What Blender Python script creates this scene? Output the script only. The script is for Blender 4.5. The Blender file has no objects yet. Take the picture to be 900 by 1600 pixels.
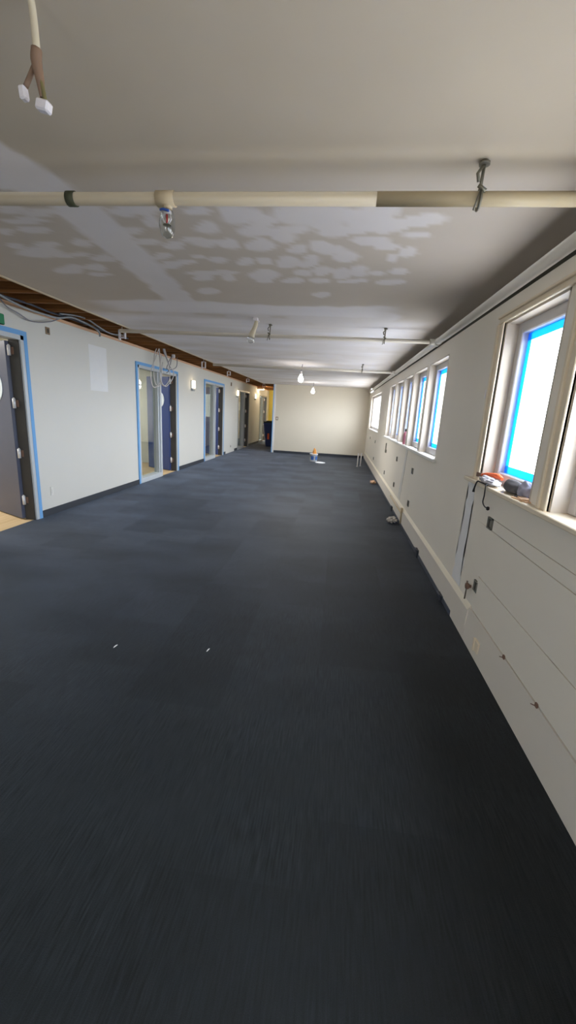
import bpy, bmesh, math, random
from mathutils import Vector, Matrix, noise
random.seed(7)
SC = bpy.context.scene
COL = SC.collection

# ------------------------------------------------------------------ dimensions (metres)
XL, XW, XP = -3.70, 1.02, 0.995          # left wall face, right wall face, plinth face
YB, YE, YH = -2.6, 15.15, 21.9           # back wall, end wall, hall end
ZC, ZL = 2.43, 2.47                      # ceiling, top of left wall
XE = -2.775                              # ceiling edge along the open strip
XH = -2.40                               # hall side of the end wall
PZ = 2.305                               # sprinkler pipe height

# ------------------------------------------------------------------ materials
def srgb(r, g, b):
    f = lambda c: (c/255/12.92) if c/255 <= 0.04045 else ((c/255+0.055)/1.055)**2.4
    return (f(r), f(g), f(b), 1.0)
def nn(nt, t, **kw):
    n = nt.nodes.new(t)
    for k, v in kw.items(): setattr(n, k, v)
    return n
def mat(name, col, rough=0.6, metal=0.0, var=0.06, scale=6.0, bump=0.0, bscale=60.0, spec=0.4, emit=None, estr=0.0, sheen=0.0):
    m = bpy.data.materials.new(name); m.use_nodes = True
    nt = m.node_tree; b = nt.nodes['Principled BSDF']
    b.inputs['Roughness'].default_value = rough
    b.inputs['Metallic'].default_value = metal
    b.inputs['Specular IOR Level'].default_value = spec
    b.inputs['Sheen Weight'].default_value = sheen
    tc = nn(nt, 'ShaderNodeTexCoord')
    nz = nn(nt, 'ShaderNodeTexNoise'); nz.inputs['Scale'].default_value = scale; nz.inputs['Detail'].default_value = 4
    nt.links.new(tc.outputs['Object'], nz.inputs['Vector'])
    mr = nn(nt, 'ShaderNodeMapRange')
    mr.inputs['To Min'].default_value = 1-var; mr.inputs['To Max'].default_value = 1+var
    nt.links.new(nz.outputs['Fac'], mr.inputs['Value'])
    hs = nn(nt, 'ShaderNodeHueSaturation'); hs.inputs['Color'].default_value = col
    nt.links.new(mr.outputs[0], hs.inputs['Value'])
    nt.links.new(hs.outputs['Color'], b.inputs['Base Color'])
    if bump:
        n2 = nn(nt, 'ShaderNodeTexNoise'); n2.inputs['Scale'].default_value = bscale; n2.inputs['Detail'].default_value = 3
        nt.links.new(tc.outputs['Object'], n2.inputs['Vector'])
        bp = nn(nt, 'ShaderNodeBump'); bp.inputs['Strength'].default_value = bump; bp.inputs['Distance'].default_value = 0.004
        nt.links.new(n2.outputs['Fac'], bp.inputs['Height']); nt.links.new(bp.outputs['Normal'], b.inputs['Normal'])
    if emit:
        b.inputs['Emission Color'].default_value = emit; b.inputs['Emission Strength'].default_value = estr
    return m

def carpet_mat():
    m = bpy.data.materials.new('carpet'); m.use_nodes = True
    nt = m.node_tree; b = nt.nodes['Principled BSDF']; L = nt.links.new
    b.inputs['Roughness'].default_value = 0.62; b.inputs['Specular IOR Level'].default_value = 0.24
    b.inputs['Sheen Weight'].default_value = SHEEN; b.inputs['Sheen Roughness'].default_value = 0.3
    b.inputs['Sheen Tint'].default_value = (0.62, 0.74, 1.0, 1)
    tc = nn(nt, 'ShaderNodeTexCoord')
    # planks of carpet tile, long way along the room
    mp = nn(nt, 'ShaderNodeMapping'); mp.inputs['Rotation'].default_value = (0, 0, math.pi/2)
    L(tc.outputs['Object'], mp.inputs['Vector'])
    br = nn(nt, 'ShaderNodeTexBrick'); br.offset = 0.5
    br.inputs['Color1'].default_value = (0.25, 0.25, 0.25, 1); br.inputs['Color2'].default_value = (0.85, 0.85, 0.85, 1)
    br.inputs['Mortar'].default_value = (0.4, 0.4, 0.4, 1); br.inputs['Scale'].default_value = 1.0
    br.inputs['Mortar Size'].default_value = 0.0015; br.inputs['Brick Width'].default_value = 0.5; br.inputs['Row Height'].default_value = 0.5
    L(mp.outputs['Vector'], br.inputs['Vector'])
    # streaks along the pile
    m2 = nn(nt, 'ShaderNodeMapping'); m2.inputs['Scale'].default_value = (130, 9, 1)
    L(tc.outputs['Object'], m2.inputs['Vector'])
    st = nn(nt, 'ShaderNodeTexNoise'); st.inputs['Scale'].default_value = 1.0; st.inputs['Detail'].default_value = 3
    L(m2.outputs['Vector'], st.inputs['Vector'])
    m3 = nn(nt, 'ShaderNodeMapping'); m3.inputs['Scale'].default_value = (1.2, 2.2, 1)
    L(tc.outputs['Object'], m3.inputs['Vector'])
    pt = nn(nt, 'ShaderNodeTexNoise'); pt.inputs['Scale'].default_value = 1.0; pt.inputs['Detail'].default_value = 3
    L(m3.outputs['Vector'], pt.inputs['Vector'])
    gr = nn(nt, 'ShaderNodeTexNoise'); gr.inputs['Scale'].default_value = 420; gr.inputs['Detail'].default_value = 2
    L(tc.outputs['Object'], gr.inputs['Vector'])
    def mrange(src, a, c):
        r = nn(nt, 'ShaderNodeMapRange'); r.inputs['From Min'].default_value = 0.25; r.inputs['From Max'].default_value = 0.75
        r.inputs['To Min'].default_value = a; r.inputs['To Max'].default_value = c; L(src, r.inputs['Value']); return r.outputs[0]
    def mul(a, c):
        x = nn(nt, 'ShaderNodeMath', operation='MULTIPLY'); L(a, x.inputs[0]); L(c, x.inputs[1]); return x.outputs[0]
    dv = nn(nt, 'ShaderNodeMath', operation='SUBTRACT'); L(mrange(st.outputs['Fac'], 0.3, 1.7), dv.inputs[0]); dv.inputs[1].default_value = 1.0
    m4 = nn(nt, 'ShaderNodeMapping'); m4.inputs['Scale'].default_value = (2.6, 1.9, 1); m4.inputs['Location'].default_value = (3.3, 7.1, 0)
    L(tc.outputs['Object'], m4.inputs['Vector'])
    pm = nn(nt, 'ShaderNodeTexNoise'); pm.inputs['Scale'].default_value = 1.0; pm.inputs['Detail'].default_value = 2
    L(m4.outputs['Vector'], pm.inputs['Vector'])
    sa = nn(nt, 'ShaderNodeMath', operation='ADD'); sa.inputs[1].default_value = 1.0
    L(mul(dv.outputs[0], mrange(pm.outputs['Fac'], 0.1, 1.5)), sa.inputs[0]); streak = sa.outputs[0]
    v = mul(mul(mrange(br.outputs['Color'], 0.9, 1.1), streak), mul(mrange(pt.outputs['Fac'], 0.82, 1.2), mrange(gr.outputs['Fac'], 0.7, 1.3)))
    hs = nn(nt, 'ShaderNodeHueSaturation'); hs.inputs['Color'].default_value = CARPET
    vs_ = nn(nt, 'ShaderNodeMath', operation='MULTIPLY'); vs_.inputs[1].default_value = SHEEN; L(mul(mrange(br.outputs['Color'], 0.8, 1.2), mrange(pt.outputs['Fac'], 0.7, 1.3)), vs_.inputs[0]); L(vs_.outputs[0], b.inputs['Sheen Weight'])
    L(v, hs.inputs['Value']); L(hs.outputs['Color'], b.inputs['Base Color'])
    bp = nn(nt, 'ShaderNodeBump'); bp.inputs['Strength'].default_value = 0.5; bp.inputs['Distance'].default_value = 0.004
    L(gr.outputs['Fac'], bp.inputs['Height']); L(bp.outputs['Normal'], b.inputs['Normal'])
    return m

def ceiling_mat():
    m = bpy.data.materials.new('ceiling_board'); m.use_nodes = True
    nt = m.node_tree; b = nt.nodes['Principled BSDF']; L = nt.links.new
    b.inputs['Roughness'].default_value = 0.8; b.inputs['Specular IOR Level'].default_value = 0.2
    at = nn(nt, 'ShaderNodeAttribute'); at.attribute_name = 'mud'
    ap = nn(nt, 'ShaderNodeAttribute'); ap.attribute_name = 'painted'
    tc = nn(nt, 'ShaderNodeTexCoord')
    nz = nn(nt, 'ShaderNodeTexNoise'); nz.inputs['Scale'].default_value = 3; nz.inputs['Detail'].default_value = 5
    L(tc.outputs['Object'], nz.inputs['Vector'])
    m1 = nn(nt, 'ShaderNodeMix', data_type='RGBA'); m1.inputs['A'].default_value = CEIL_BARE; m1.inputs['B'].default_value = CEIL_PAINT
    L(ap.outputs['Fac'], m1.inputs['Factor'])
    m2 = nn(nt, 'ShaderNodeMix', data_type='RGBA'); m2.inputs['B'].default_value = CEIL_MUD
    L(at.outputs['Fac'], m2.inputs['Factor']); L(m1.outputs['Result'], m2.inputs['A'])
    mr = nn(nt, 'ShaderNodeMapRange'); mr.inputs['To Min'].default_value = 0.94; mr.inputs['To Max'].default_value = 1.06
    L(nz.outputs['Fac'], mr.inputs['Value'])
    hs = nn(nt, 'ShaderNodeHueSaturation'); L(m2.outputs['Result'], hs.inputs['Color']); L(mr.outputs[0], hs.inputs['Value'])
    L(hs.outputs['Color'], b.inputs['Base Color'])
    return m

def wood_mat(name, c1, c2, axis=0, sc=1.0):
    m = bpy.data.materials.new(name); m.use_nodes = True
    nt = m.node_tree; b = nt.nodes['Principled BSDF']; L = nt.links.new
    b.inputs['Roughness'].default_value = 0.75; b.inputs['Specular IOR Level'].default_value = 0.2
    tc = nn(nt, 'ShaderNodeTexCoord'); mp = nn(nt, 'ShaderNodeMapping')
    s = [24*sc, 24*sc, 24*sc]; s[axis] = 1.2*sc; mp.inputs['Scale'].default_value = s
    L(tc.outputs['Object'], mp.inputs['Vector'])
    nz = nn(nt, 'ShaderNodeTexNoise'); nz.inputs['Scale'].default_value = 1; nz.inputs['Detail'].default_value = 4; nz.inputs['Distortion'].default_value = 0.6
    L(mp.outputs['Vector'], nz.inputs['Vector'])
    cr = nn(nt, 'ShaderNodeValToRGB'); cr.color_ramp.elements[0].position = 0.3; cr.color_ramp.elements[1].position = 0.7
    cr.color_ramp.elements[0].color = c1; cr.color_ramp.elements[1].color = c2
    L(nz.outputs['Fac'], cr.inputs['Fac']); L(cr.outputs['Color'], b.inputs['Base Color'])
    return m

def glass_mat(name, tint=(1, 1, 1, 1), boost=1.0, rough=0.0):
    m = bpy.data.materials.new(name); m.use_nodes = True
    nt = m.node_tree; L = nt.links.new
    nt.nodes.remove(nt.nodes['Principled BSDF']); out = nt.nodes['Material Output']
    tr = nn(nt, 'ShaderNodeBsdfTransparent'); tr.inputs['Color'].default_value = tint
    gl = nn(nt, 'ShaderNodeBsdfGlossy'); gl.inputs['Roughness'].default_value = rough
    fr = nn(nt, 'ShaderNodeFresnel'); fr.inputs['IOR'].default_value = 1.5
    mu = nn(nt, 'ShaderNodeMath', operation='MULTIPLY', use_clamp=True); mu.inputs[1].default_value = boost
    L(fr.outputs[0], mu.inputs[0])
    ge = nn(nt, 'ShaderNodeNewGeometry'); ir = nn(nt, 'ShaderNodeMapRange')      # same reflectance on both faces of a thin sheet
    ir.inputs['To Min'].default_value = 1.5; ir.inputs['To Max'].default_value = 1/1.5
    L(ge.outputs['Backfacing'], ir.inputs['Value']); L(ir.outputs[0], fr.inputs['IOR'])
    mx = nn(nt, 'ShaderNodeMixShader'); L(mu.outputs[0], mx.inputs['Fac']); L(tr.outputs[0], mx.inputs[1]); L(gl.outputs[0], mx.inputs[2])
    L(mx.outputs[0], out.inputs['Surface'])
    return m

def tape_mat(name, col, trans):
    m = bpy.data.materials.new(name); m.use_nodes = True
    nt = m.node_tree; L = nt.links.new
    b = nt.nodes['Principled BSDF']; out = nt.nodes['Material Output']
    b.inputs['Base Color'].default_value = col; b.inputs['Roughness'].default_value = 0.7; b.inputs['Specular IOR Level'].default_value = 0.2
    tl = nn(nt, 'ShaderNodeBsdfTranslucent'); tl.inputs['Color'].default_value = col
    mx = nn(nt, 'ShaderNodeMixShader'); mx.inputs['Fac'].default_value = trans
    tc = nn(nt, 'ShaderNodeTexCoord'); nz = nn(nt, 'ShaderNodeTexNoise'); nz.inputs['Scale'].default_value = 90
    bp = nn(nt, 'ShaderNodeBump'); bp.inputs['Strength'].default_value = 0.2; bp.inputs['Distance'].default_value = 0.001
    L(tc.outputs['Object'], nz.inputs['Vector']); L(nz.outputs['Fac'], bp.inputs['Height']); L(bp.outputs['Normal'], b.inputs['Normal'])
    L(b.outputs[0], mx.inputs[1]); L(tl.outputs[0], mx.inputs[2]); L(mx.outputs[0], out.inputs['Surface'])
    return m

# ------------------------------------------------------------------ mesh helper
class MB:
    def __init__(s): s.bm = bmesh.new()
    def box(s, x0, x1, y0, y1, z0, z1, bev=0.0, rot=None, seg=1):
        t = bmesh.new(); bmesh.ops.create_cube(t, size=1)
        c = Vector(((x0+x1)/2, (y0+y1)/2, (z0+z1)/2))
        bmesh.ops.scale(t, vec=(abs(x1-x0), abs(y1-y0), abs(z1-z0)), verts=t.verts)
        if bev: bmesh.ops.bevel(t, geom=t.edges[:], offset=bev, segments=seg, affect='EDGES', profile=0.5)
        if rot is not None: bmesh.ops.rotate(t, cent=(0, 0, 0), matrix=rot, verts=t.verts)
        bmesh.ops.translate(t, vec=c, verts=t.verts)
        s.merge(t); return s
    def merge(s, t):
        me = bpy.data.meshes.new('tmp'); t.to_mesh(me); t.free(); s.bm.from_mesh(me); bpy.data.meshes.remove(me)
    def tube(s, pts, r, n=10, closed=False, smooth=True, spline=0):
        pts = [Vector(p) for p in pts]
        if spline: pts = catmull(pts, spline, closed)
        rs = r if isinstance(r, (list, tuple)) else None
        if rs and len(rs) != len(pts):
            k = (len(rs)-1)/(len(pts)-1); rs = [rs[int(i*k)]*(1-(i*k-int(i*k))) + rs[min(int(i*k)+1, len(rs)-1)]*(i*k-int(i*k)) for i in range(len(pts))]
        rings = []; N = len(pts); up = None
        for i, p in enumerate(pts):
            a = pts[(i-1) % N] if (closed or i > 0) else p; b = pts[(i+1) % N] if (closed or i < N-1) else p
            d = (b-a)
            d = d.normalized() if d.length > 1e-9 else Vector((0, 0, 1))
            if up is None: up = d.orthogonal().normalized()
            up = (up - d*up.dot(d))
            up = up.normalized() if up.length > 1e-6 else d.orthogonal().normalized()
            sd = d.cross(up); rr = rs[i] if rs else r
            rings.append([s.bm.verts.new(p + (up*math.cos(2*math.pi*k/n) + sd*math.sin(2*math.pi*k/n))*rr) for k in range(n)])
        for i in range(N if closed else N-1):
            A, B = rings[i], rings[(i+1) % N]
            for k in range(n):
                f = s.bm.faces.new((A[k], A[(k+1) % n], B[(k+1) % n], B[k])); f.smooth = smooth
        if not closed:
            s.bm.faces.new(rings[0][::-1]); s.bm.faces.new(rings[-1])
        return s
    def lathe(s, prof, c, n=20, axis='Z', sy=1.0, smooth=True):
        """prof: list of (radius, height); c: base point"""
        c = Vector(c); rings = []
        for r, h in prof:
            ring = []
            for k in range(n):
                a = 2*math.pi*k/n; u, v = r*math.cos(a), r*math.sin(a)*sy
                p = {'Z': Vector((u, v, h)), 'X': Vector((h, u, v)), 'Y': Vector((u, h, v))}[axis]
                ring.append(s.bm.verts.new(c+p))
            rings.append(ring)
        for A, B in zip(rings, rings[1:]):
            for k in range(n):
                f = s.bm.faces.new((A[k], A[(k+1) % n], B[(k+1) % n], B[k])); f.smooth = smooth
        s.bm.faces.new(rings[0][::-1]); s.bm.faces.new(rings[-1])
        return s
    def prism(s, poly, z0, z1):
        a = [s.bm.verts.new((x, y, z0)) for x, y in poly]; b = [s.bm.verts.new((x, y, z1)) for x, y in poly]
        s.bm.faces.new(a[::-1]); s.bm.faces.new(b)
        for i in range(len(poly)):
            j = (i+1) % len(poly); s.bm.faces.new((a[i], a[j], b[j], b[i]))
        return s
    def blob(s, c, r, amp=0.25, seed=0, fr=2.2, sub=3):
        t = bmesh.new(); bmesh.ops.create_icosphere(t, subdivisions=sub, radius=1)
        for v in t.verts:
            d = 1 + amp*noise.noise(v.co*fr + Vector((seed*3.1, seed*1.7, seed)))
            v.co = Vector((v.co.x*r[0]*d, v.co.y*r[1]*d, max(v.co.z, -0.75)*r[2]*d))
        zmin = min(v.co.z for v in t.verts)
        for f in t.faces: f.smooth = True
        bmesh.ops.translate(t, vec=Vector(c)-Vector((0, 0, zmin)), verts=t.verts)
        s.merge(t); return s
    def build(s, name, m, parent=None, loc=None):
        bmesh.ops.recalc_face_normals(s.bm, faces=s.bm.faces)
        me = bpy.data.meshes.new(name); s.bm.to_mesh(me); s.bm.free()
        me.materials.append(m)
        o = bpy.data.objects.new(name, me); COL.objects.link(o)
        if parent is not None:
            o.parent = parent
            o.matrix_parent_inverse = parent.matrix_world.inverted() if False else Matrix.Translation(-Vector(parent.location))
        return o

def catmull(P, k, closed=False):
    out = []; N = len(P)
    for i in range(N if closed else N-1):
        p0 = P[(i-1) % N] if (closed or i > 0) else P[0]*2-P[1]
        p1 = P[i]; p2 = P[(i+1) % N]
        p3 = P[(i+2) % N] if (closed or i < N-2) else P[-1]*2-P[-2]
        for j in range(k):
            t = j/k
            out.append(0.5*((2*p1) + (p2-p0)*t + (2*p0-5*p1+4*p2-p3)*t*t + (3*p1-p0-3*p2+p3)*t*t*t))
    if not closed: out.append(P[-1])
    return out

def tag(o, label=None, cat=None, group=None, kind=None):
    if label: o['label'] = label
    if cat: o['category'] = cat
    if group: o['group'] = group
    if kind: o['kind'] = kind
    return o
def empty(name, loc, label, cat, group=None, kind=None):
    o = bpy.data.objects.new(name, None); COL.objects.link(o); o.location = loc; o.empty_display_size = 0.1
    return tag(o, label, cat, group, kind)

# ------------------------------------------------------------------ light levels
SKY, GROUND, EXPO = 9.0, 0.46, 1.12
SCONCE, BULB, ROOM, BW, BD, SW, HW = 1.5, 14.0, 28.0, 2.4, 20.0, 0.35, 6.0

# ------------------------------------------------------------------ palette
SHEEN = 0.25
CARPET = srgb(26, 30, 33)
CEIL_BARE = srgb(202, 191, 180); CEIL_PAINT = srgb(192, 180, 163); CEIL_MUD = srgb(234, 230, 234)
M = {}
M['wall_l'] = mat('white_wall_paint', srgb(215, 213, 207), 0.65, var=0.02, scale=2, bump=0.08, bscale=120)
M['wall_r'] = mat('primer_wall_paint', srgb(236, 229, 216), 0.6, var=0.03, scale=2, bump=0.08, bscale=120)
M['wall_e'] = mat('cream_wall_paint', srgb(222, 213, 196), 0.65, var=0.02, scale=2, bump=0.08, bscale=120)
M['plinth'] = mat('plinth_paint', srgb(224, 217, 206), 0.55, var=0.04, scale=4)
M['plinth_top'] = mat('plinth_top_paint', srgb(228, 220, 200), 0.5, var=0.03)
M['compound'] = mat('joint_compound', srgb(229, 229, 230), 0.8, var=0.03, scale=9)
M['compound_grey'] = mat('grey_joint_compound', srgb(222, 219, 213), 0.8, var=0.03, scale=9)
M['cream'] = mat('cream_trim_paint', srgb(232, 218, 194), 0.45, var=0.02)
M['white'] = mat('white_trim_paint', srgb(232, 230, 226), 0.45, var=0.02)
M['reveal'] = mat('reveal_board_paint', srgb(198, 187, 174), 0.5, var=0.02)
M['sash'] = mat('window_sash_paint', srgb(202, 198, 198), 0.45, var=0.02)
M['edge'] = mat('ceiling_edge_bead', srgb(212, 196, 168), 0.6, var=0.05)
M['recess_shade'] = mat('shade_dark_strip', srgb(84, 84, 76), 0.9, var=0.12, scale=8)  # shade above and under the wall pipe, put into a dark colour
M['base'] = mat('charcoal_rubber_base', srgb(52, 56, 64), 0.55, var=0.05)
M['base_r'] = mat('grey_rubber_base', srgb(74, 80, 92), 0.55, var=0.1)
M['frame'] = mat('door_frame_paint', srgb(190, 196, 202), 0.4, var=0.02)
M['frame_grey'] = mat('grey_door_frame_paint', srgb(158, 160, 162), 0.4, var=0.02)
M['jamb'] = mat('dark_jamb', srgb(58, 58, 60), 0.5, var=0.05)
M['leaf'] = mat('navy_door_laminate', srgb(50, 70, 126), 0.4, var=0.04)
M['leaf_grey'] = mat('slate_door_laminate', srgb(80, 86, 108), 0.4, var=0.04)
M['disc'] = mat('pale_blue_disc', srgb(214, 228, 240), 0.5, var=0.02)
M['hinge'] = mat('bright_hinge', srgb(225, 226, 230), 0.35, metal=0.2, var=0.02)
M['tape'] = tape_mat('blue_masking_tape', srgb(118, 172, 226), 0.0)
M['tape_w'] = tape_mat('blue_window_tape', srgb(70, 196, 250), 0.5)
M['glass'] = glass_mat('clear_window_glass', (0.97, 0.98, 0.98, 1), 0.7)
M['glass_d'] = glass_mat('sidelight_glass', (0.86, 0.90, 0.88, 1), 1.6)
M['plastic'] = glass_mat('clear_plastic_film', (0.86, 0.88, 0.87, 1), 2.4, 0.12)
M['bulbglass'] = glass_mat('clear_bulb_glass', (0.93, 0.93, 0.92, 1), 2.2, 0.05)
M['pipe'] = mat('cream_painted_pipe', srgb(192, 178, 154), 0.5, var=0.05, scale=5)
M['pipe_y'] = mat('yellowed_painted_pipe', srgb(184, 168, 138), 0.5, var=0.05, scale=5)
M['pipe_far'] = mat('pale_painted_pipe', srgb(206, 197, 184), 0.55, var=0.04, scale=5)
M['pipe_w'] = mat('grey_white_painted_pipe', srgb(224, 219, 210), 0.45, var=0.04, scale=5)
M['olive'] = mat('olive_coupling', srgb(62, 64, 46), 0.6, var=0.1)
M['tan'] = mat('tan_fitting', srgb(196, 178, 148), 0.55, var=0.06)
M['steel'] = mat('dull_steel', srgb(120, 116, 104), 0.45, metal=0.6, var=0.12, scale=30)
M['galv'] = mat('galvanised_conduit', srgb(150, 156, 162), 0.4, metal=0.4, var=0.08, scale=30)
M['red'] = mat('red_glass_bulb', srgb(190, 40, 50), 0.2)
M['blue'] = mat('blue_plastic', srgb(44, 80, 160), 0.5)
M['joist'] = wood_mat('old_joist_timber', srgb(110, 70, 38), srgb(166, 116, 68), 0)
M['deck'] = wood_mat('dark_deck_boards', srgb(78, 50, 30), srgb(128, 84, 48), 1)
M['plate'] = wood_mat('pink_top_plate_timber', srgb(206, 160, 128), srgb(226, 190, 160), 1)
M['floor_tan'] = wood_mat('tan_room_floor', srgb(186, 160, 122), srgb(206, 182, 144), 1, 0.6)
M['yellow'] = mat('yellow_wall_paint', srgb(228, 212, 112), 0.6, var=0.04)
M['room'] = mat('pale_room_paint', srgb(206, 208, 202), 0.7, var=0.03)
M['navy'] = mat('navy_bin_plastic', srgb(30, 48, 104), 0.45, var=0.06)
M['black'] = mat('black_rubber', srgb(26, 27, 30), 0.6)
M['dark_green'] = mat('dark_green_plastic', srgb(34, 44, 34), 0.55)
M['orange'] = mat('orange_fabric', srgb(236, 108, 66), 0.7, var=0.1, scale=20)
M['orange2'] = mat('amber_cloth', srgb(226, 158, 80), 0.8, var=0.2, scale=25)
M['cloth_w'] = mat('white_rag_cotton', srgb(206, 204, 212), 0.9, var=0.08, scale=20, bump=0.4, bscale=60)
M['cloth_g'] = mat('charcoal_cap_fabric', srgb(92, 90, 94), 0.9, var=0.1, scale=20)
M['cloth_lg'] = mat('lavender_grey_fabric', srgb(156, 156, 172), 0.9, var=0.1, scale=20)
M['paper'] = mat('crumpled_paper', srgb(206, 198, 190), 0.9, var=0.12, scale=30)
M['beige'] = mat('beige_cardboard', srgb(214, 176, 142), 0.85, var=0.1, scale=20)
M['cable_w'] = mat('white_cable_sheath', srgb(216, 212, 212), 0.5)
M['cable_g'] = mat('grey_cable_sheath', srgb(138, 136, 144), 0.5)
M['cable_k'] = mat('dark_cable_sheath', srgb(70, 76, 92), 0.5)
M['cable_b'] = mat('brown_wire', srgb(134, 108, 90), 0.6)
M['cable_o'] = mat('olive_wire', srgb(112, 104, 66), 0.6)
M['cable_c'] = mat('beige_cord', srgb(204, 192, 168), 0.6)
M['conn'] = mat('pale_connector_plastic', srgb(224, 218, 222), 0.3)
M['bucket'] = mat('white_bucket_plastic', srgb(234, 236, 240), 0.4)
M['label'] = mat('blue_bucket_label', srgb(60, 110, 190), 0.5)
M['pink'] = mat('pink_bottle_plastic', srgb(206, 132, 148), 0.35)
M['pvc'] = mat('white_pvc', srgb(232, 230, 228), 0.4)
M['grey_box'] = mat('zinc_box', srgb(132, 130, 120), 0.5, metal=0.35, var=0.12, scale=40)
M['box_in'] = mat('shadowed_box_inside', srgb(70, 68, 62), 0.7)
M['brownp'] = mat('brown_wall_plate', srgb(134, 112, 88), 0.6)
M['offw'] = mat('offwhite_plate', srgb(224, 222, 216), 0.4)
M['greensign'] = mat('green_sign_face', srgb(28, 128, 84), 0.4)
M['rod'] = mat('rusty_brown_metal', srgb(126, 98, 84), 0.6, var=0.1, scale=30)
M['sconce'] = mat('warm_lit_diffuser', srgb(250, 240, 210), 0.5, emit=(1.0, 0.84, 0.56, 1), estr=SCONCE)
M['lit'] = mat('lit_bulb', srgb(255, 255, 255), 0.4, emit=(1.0, 0.97, 0.92, 1), estr=BULB)
M['hall_lit'] = mat('warm_hall_diffuser', srgb(250, 240, 220), 0.5, emit=(1.0, 0.86, 0.66, 1), estr=2.5)
M['carpet'] = carpet_mat(); M['ceil'] = ceiling_mat()

# ------------------------------------------------------------------ shell
def struct(name, mb, m, label=None, parent=None):
    o = mb.build(name, m, parent)
    if parent is None: tag(o, label, None, None, 'structure')
    return o

struct('floor', MB().box(XL-0.02, 1.30, YB-0.1, YH+0.1, -0.12, 0.0), M['carpet'], 'dark charcoal carpet tile floor running the length of the room')
struct('floor_rooms', MB().box(-7.1, XL-0.02, YB-0.1, YH+0.1, -0.12, -0.002), M['floor_tan'], 'tan floor of the side rooms behind the left wall')

UNITS = [2.73, 7.375, 11.25, 15.10, 19.30]         # near edge of each glazed door unit in the left wall
UW = 1.97
mb = MB(); y = YB
for u in UNITS:
    mb.box(-3.82, XL, y, u+0.04, 0, ZL); mb.box(-3.82, XL, u+0.04, u+UW-0.04, 2.19, ZL); y = u+UW-0.04
mb.box(-3.82, XL, y, YH, 0, ZL)
wl = struct('wall_left', mb, M['wall_l'], 'long white left wall with the glazed office doors')
mb = MB(); mb.prism([(-3.701, 5.96), (-3.701, 6.44), (-3.697, 6.43), (-3.697, 5.97)], 1.65, 2.30); mb.build('plaster_patch', M['compound'], wl)
mb = MB()
mb.box(-3.83, -3.695, YB, YH, ZL, ZL+0.04, 0.004)
mb.build('top_plate', M['plate'], wl)

# right wall with its window openings
WZ0, WZ1 = 1.105, 2.13
OPEN = [(-0.72, 0.10), (0.26, 1.08), (1.20, 2.02), (2.225, 2.985), (4.405, 5.287), (5.41, 6.29), (6.41, 7.188), (7.31, 8.195), (8.32, 9.222), (10.968, 14.35)]
mb = MB(); XO = 1.30
mb.box(XW, XO, YB, YE+0.15, 0, WZ0); mb.box(XW, XO, YB, YE+0.15, WZ1, 2.272)
y = YB
for a, b in OPEN: mb.box(XW, XO, y, a, WZ0, WZ1); y = b
mb.box(XW, XO, y, YE+0.15, WZ0, WZ1)
wr = struct('wall_right', mb, M['wall_r'], 'grey-white right wall below and between the windows')
def wavy(y0, y1, z0, z1, seed, w=0.02):
    """ragged upright strip of joint compound on the right wall; (y0,y1) at the foot leaning to the top"""
    rnd = random.Random(seed); L, R = [], []
    for i in range(15):
        t = i/14; z = z0+(z1-z0)*t
        L.append((y0[0]+(y0[1]-y0[0])*t+rnd.uniform(-w, w), z)); R.append((y1[0]+(y1[1]-y1[0])*t+rnd.uniform(-w, w), z))
    m_ = MB(); poly = L+R[::-1]
    a = [m_.bm.verts.new((XW-0.003, p, q)) for p, q in poly]; b = [m_.bm.verts.new((XW+0.002, p, q)) for p, q in poly]
    m_.bm.faces.new(a); m_.bm.faces.new(b[::-1])
    for i in range(len(poly)):
        j = (i+1) % len(poly); m_.bm.faces.new((a[i], b[i], b[j], a[j]))
    bmesh.ops.triangulate(m_.bm, faces=m_.bm.faces[:])
    return m_
wavy((3.07, 3.06), (3.27, 3.21), 0.27, 1.07, 3).build('plaster_patch', M['compound'], wr)
wavy((6.30, 6.10), (6.50, 6.24), 0.28, 1.06, 5, 0.012).build('plaster_patch', M['compound_grey'], wr)
# drywall infill strips left where the old surface raceways were
def strip(y0, y1, z0, z1, t, name='infill_board', m='wall_r'):
    return MB().box(XW-t, XW+0.002, y0, y1, z0, z1, 0.0035).build(name, M[m], wr)
def board(z0, z1, y1, taper):
    m_ = MB(); t = 0.011
    fr = [(XW-t, YB), (XW-t, y1), (XW+0.002, y1+taper), (XW+0.002, YB)]
    m_.prism(fr, z0, z1); m_.build('infill_board', M['wall_r'], wr)
board(0.257, 0.498, 2.70, 0.01); board(0.504, 0.839, 2.60, 0.5); board(0.844, 0.913, 2.61, 0.02); board(0.917, 1.078, 2.60, 0.5)
MB().box(XP, XW+0.01, 2.76, YE, 0, 0.225).build('plinth', M['plinth'], wr)
mb = MB(); pr = [(XP, 0), (XP, 0.012), (XW-0.012, 0.247), (XW+0.01, 0.247), (XW+0.01, 0)]
va = [[mb.bm.verts.new((x, yy, z)) for x, z in pr] for yy in (YB, 2.76)]
mb.bm.faces.new(va[0]); mb.bm.faces.new(va[1][::-1])
for i in range(5):
    j = (i+1) % 5; mb.bm.faces.new((va[0][i], va[0][j], va[1][j], va[1][i]))
mb.build('sloped_plinth', M['plinth'], wr)
mb = MB()       # sloped top of the plinth
v = [[mb.bm.verts.new((x, yy, z)) for x, z in ((XP, 0.2245), (XW+0.005, 0.2245), (XW+0.005, 0.262))] for yy in (2.76, YE)]
mb.bm.faces.new(v[0]); mb.bm.faces.new(v[1][::-1])
for i in range(3):
    j = (i+1) % 3; mb.bm.faces.new((v[0][i], v[0][j], v[1][j], v[1][i]))
mb.build('plinth_ledge', M['plinth_top'], wr)
struct('trim_recess_shade', MB().box(1.12, 1.30, YB, YE+0.15, 2.27, 2.60), M['recess_shade'], 'dark strip painted as the shade around the long wall pipe')
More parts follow.
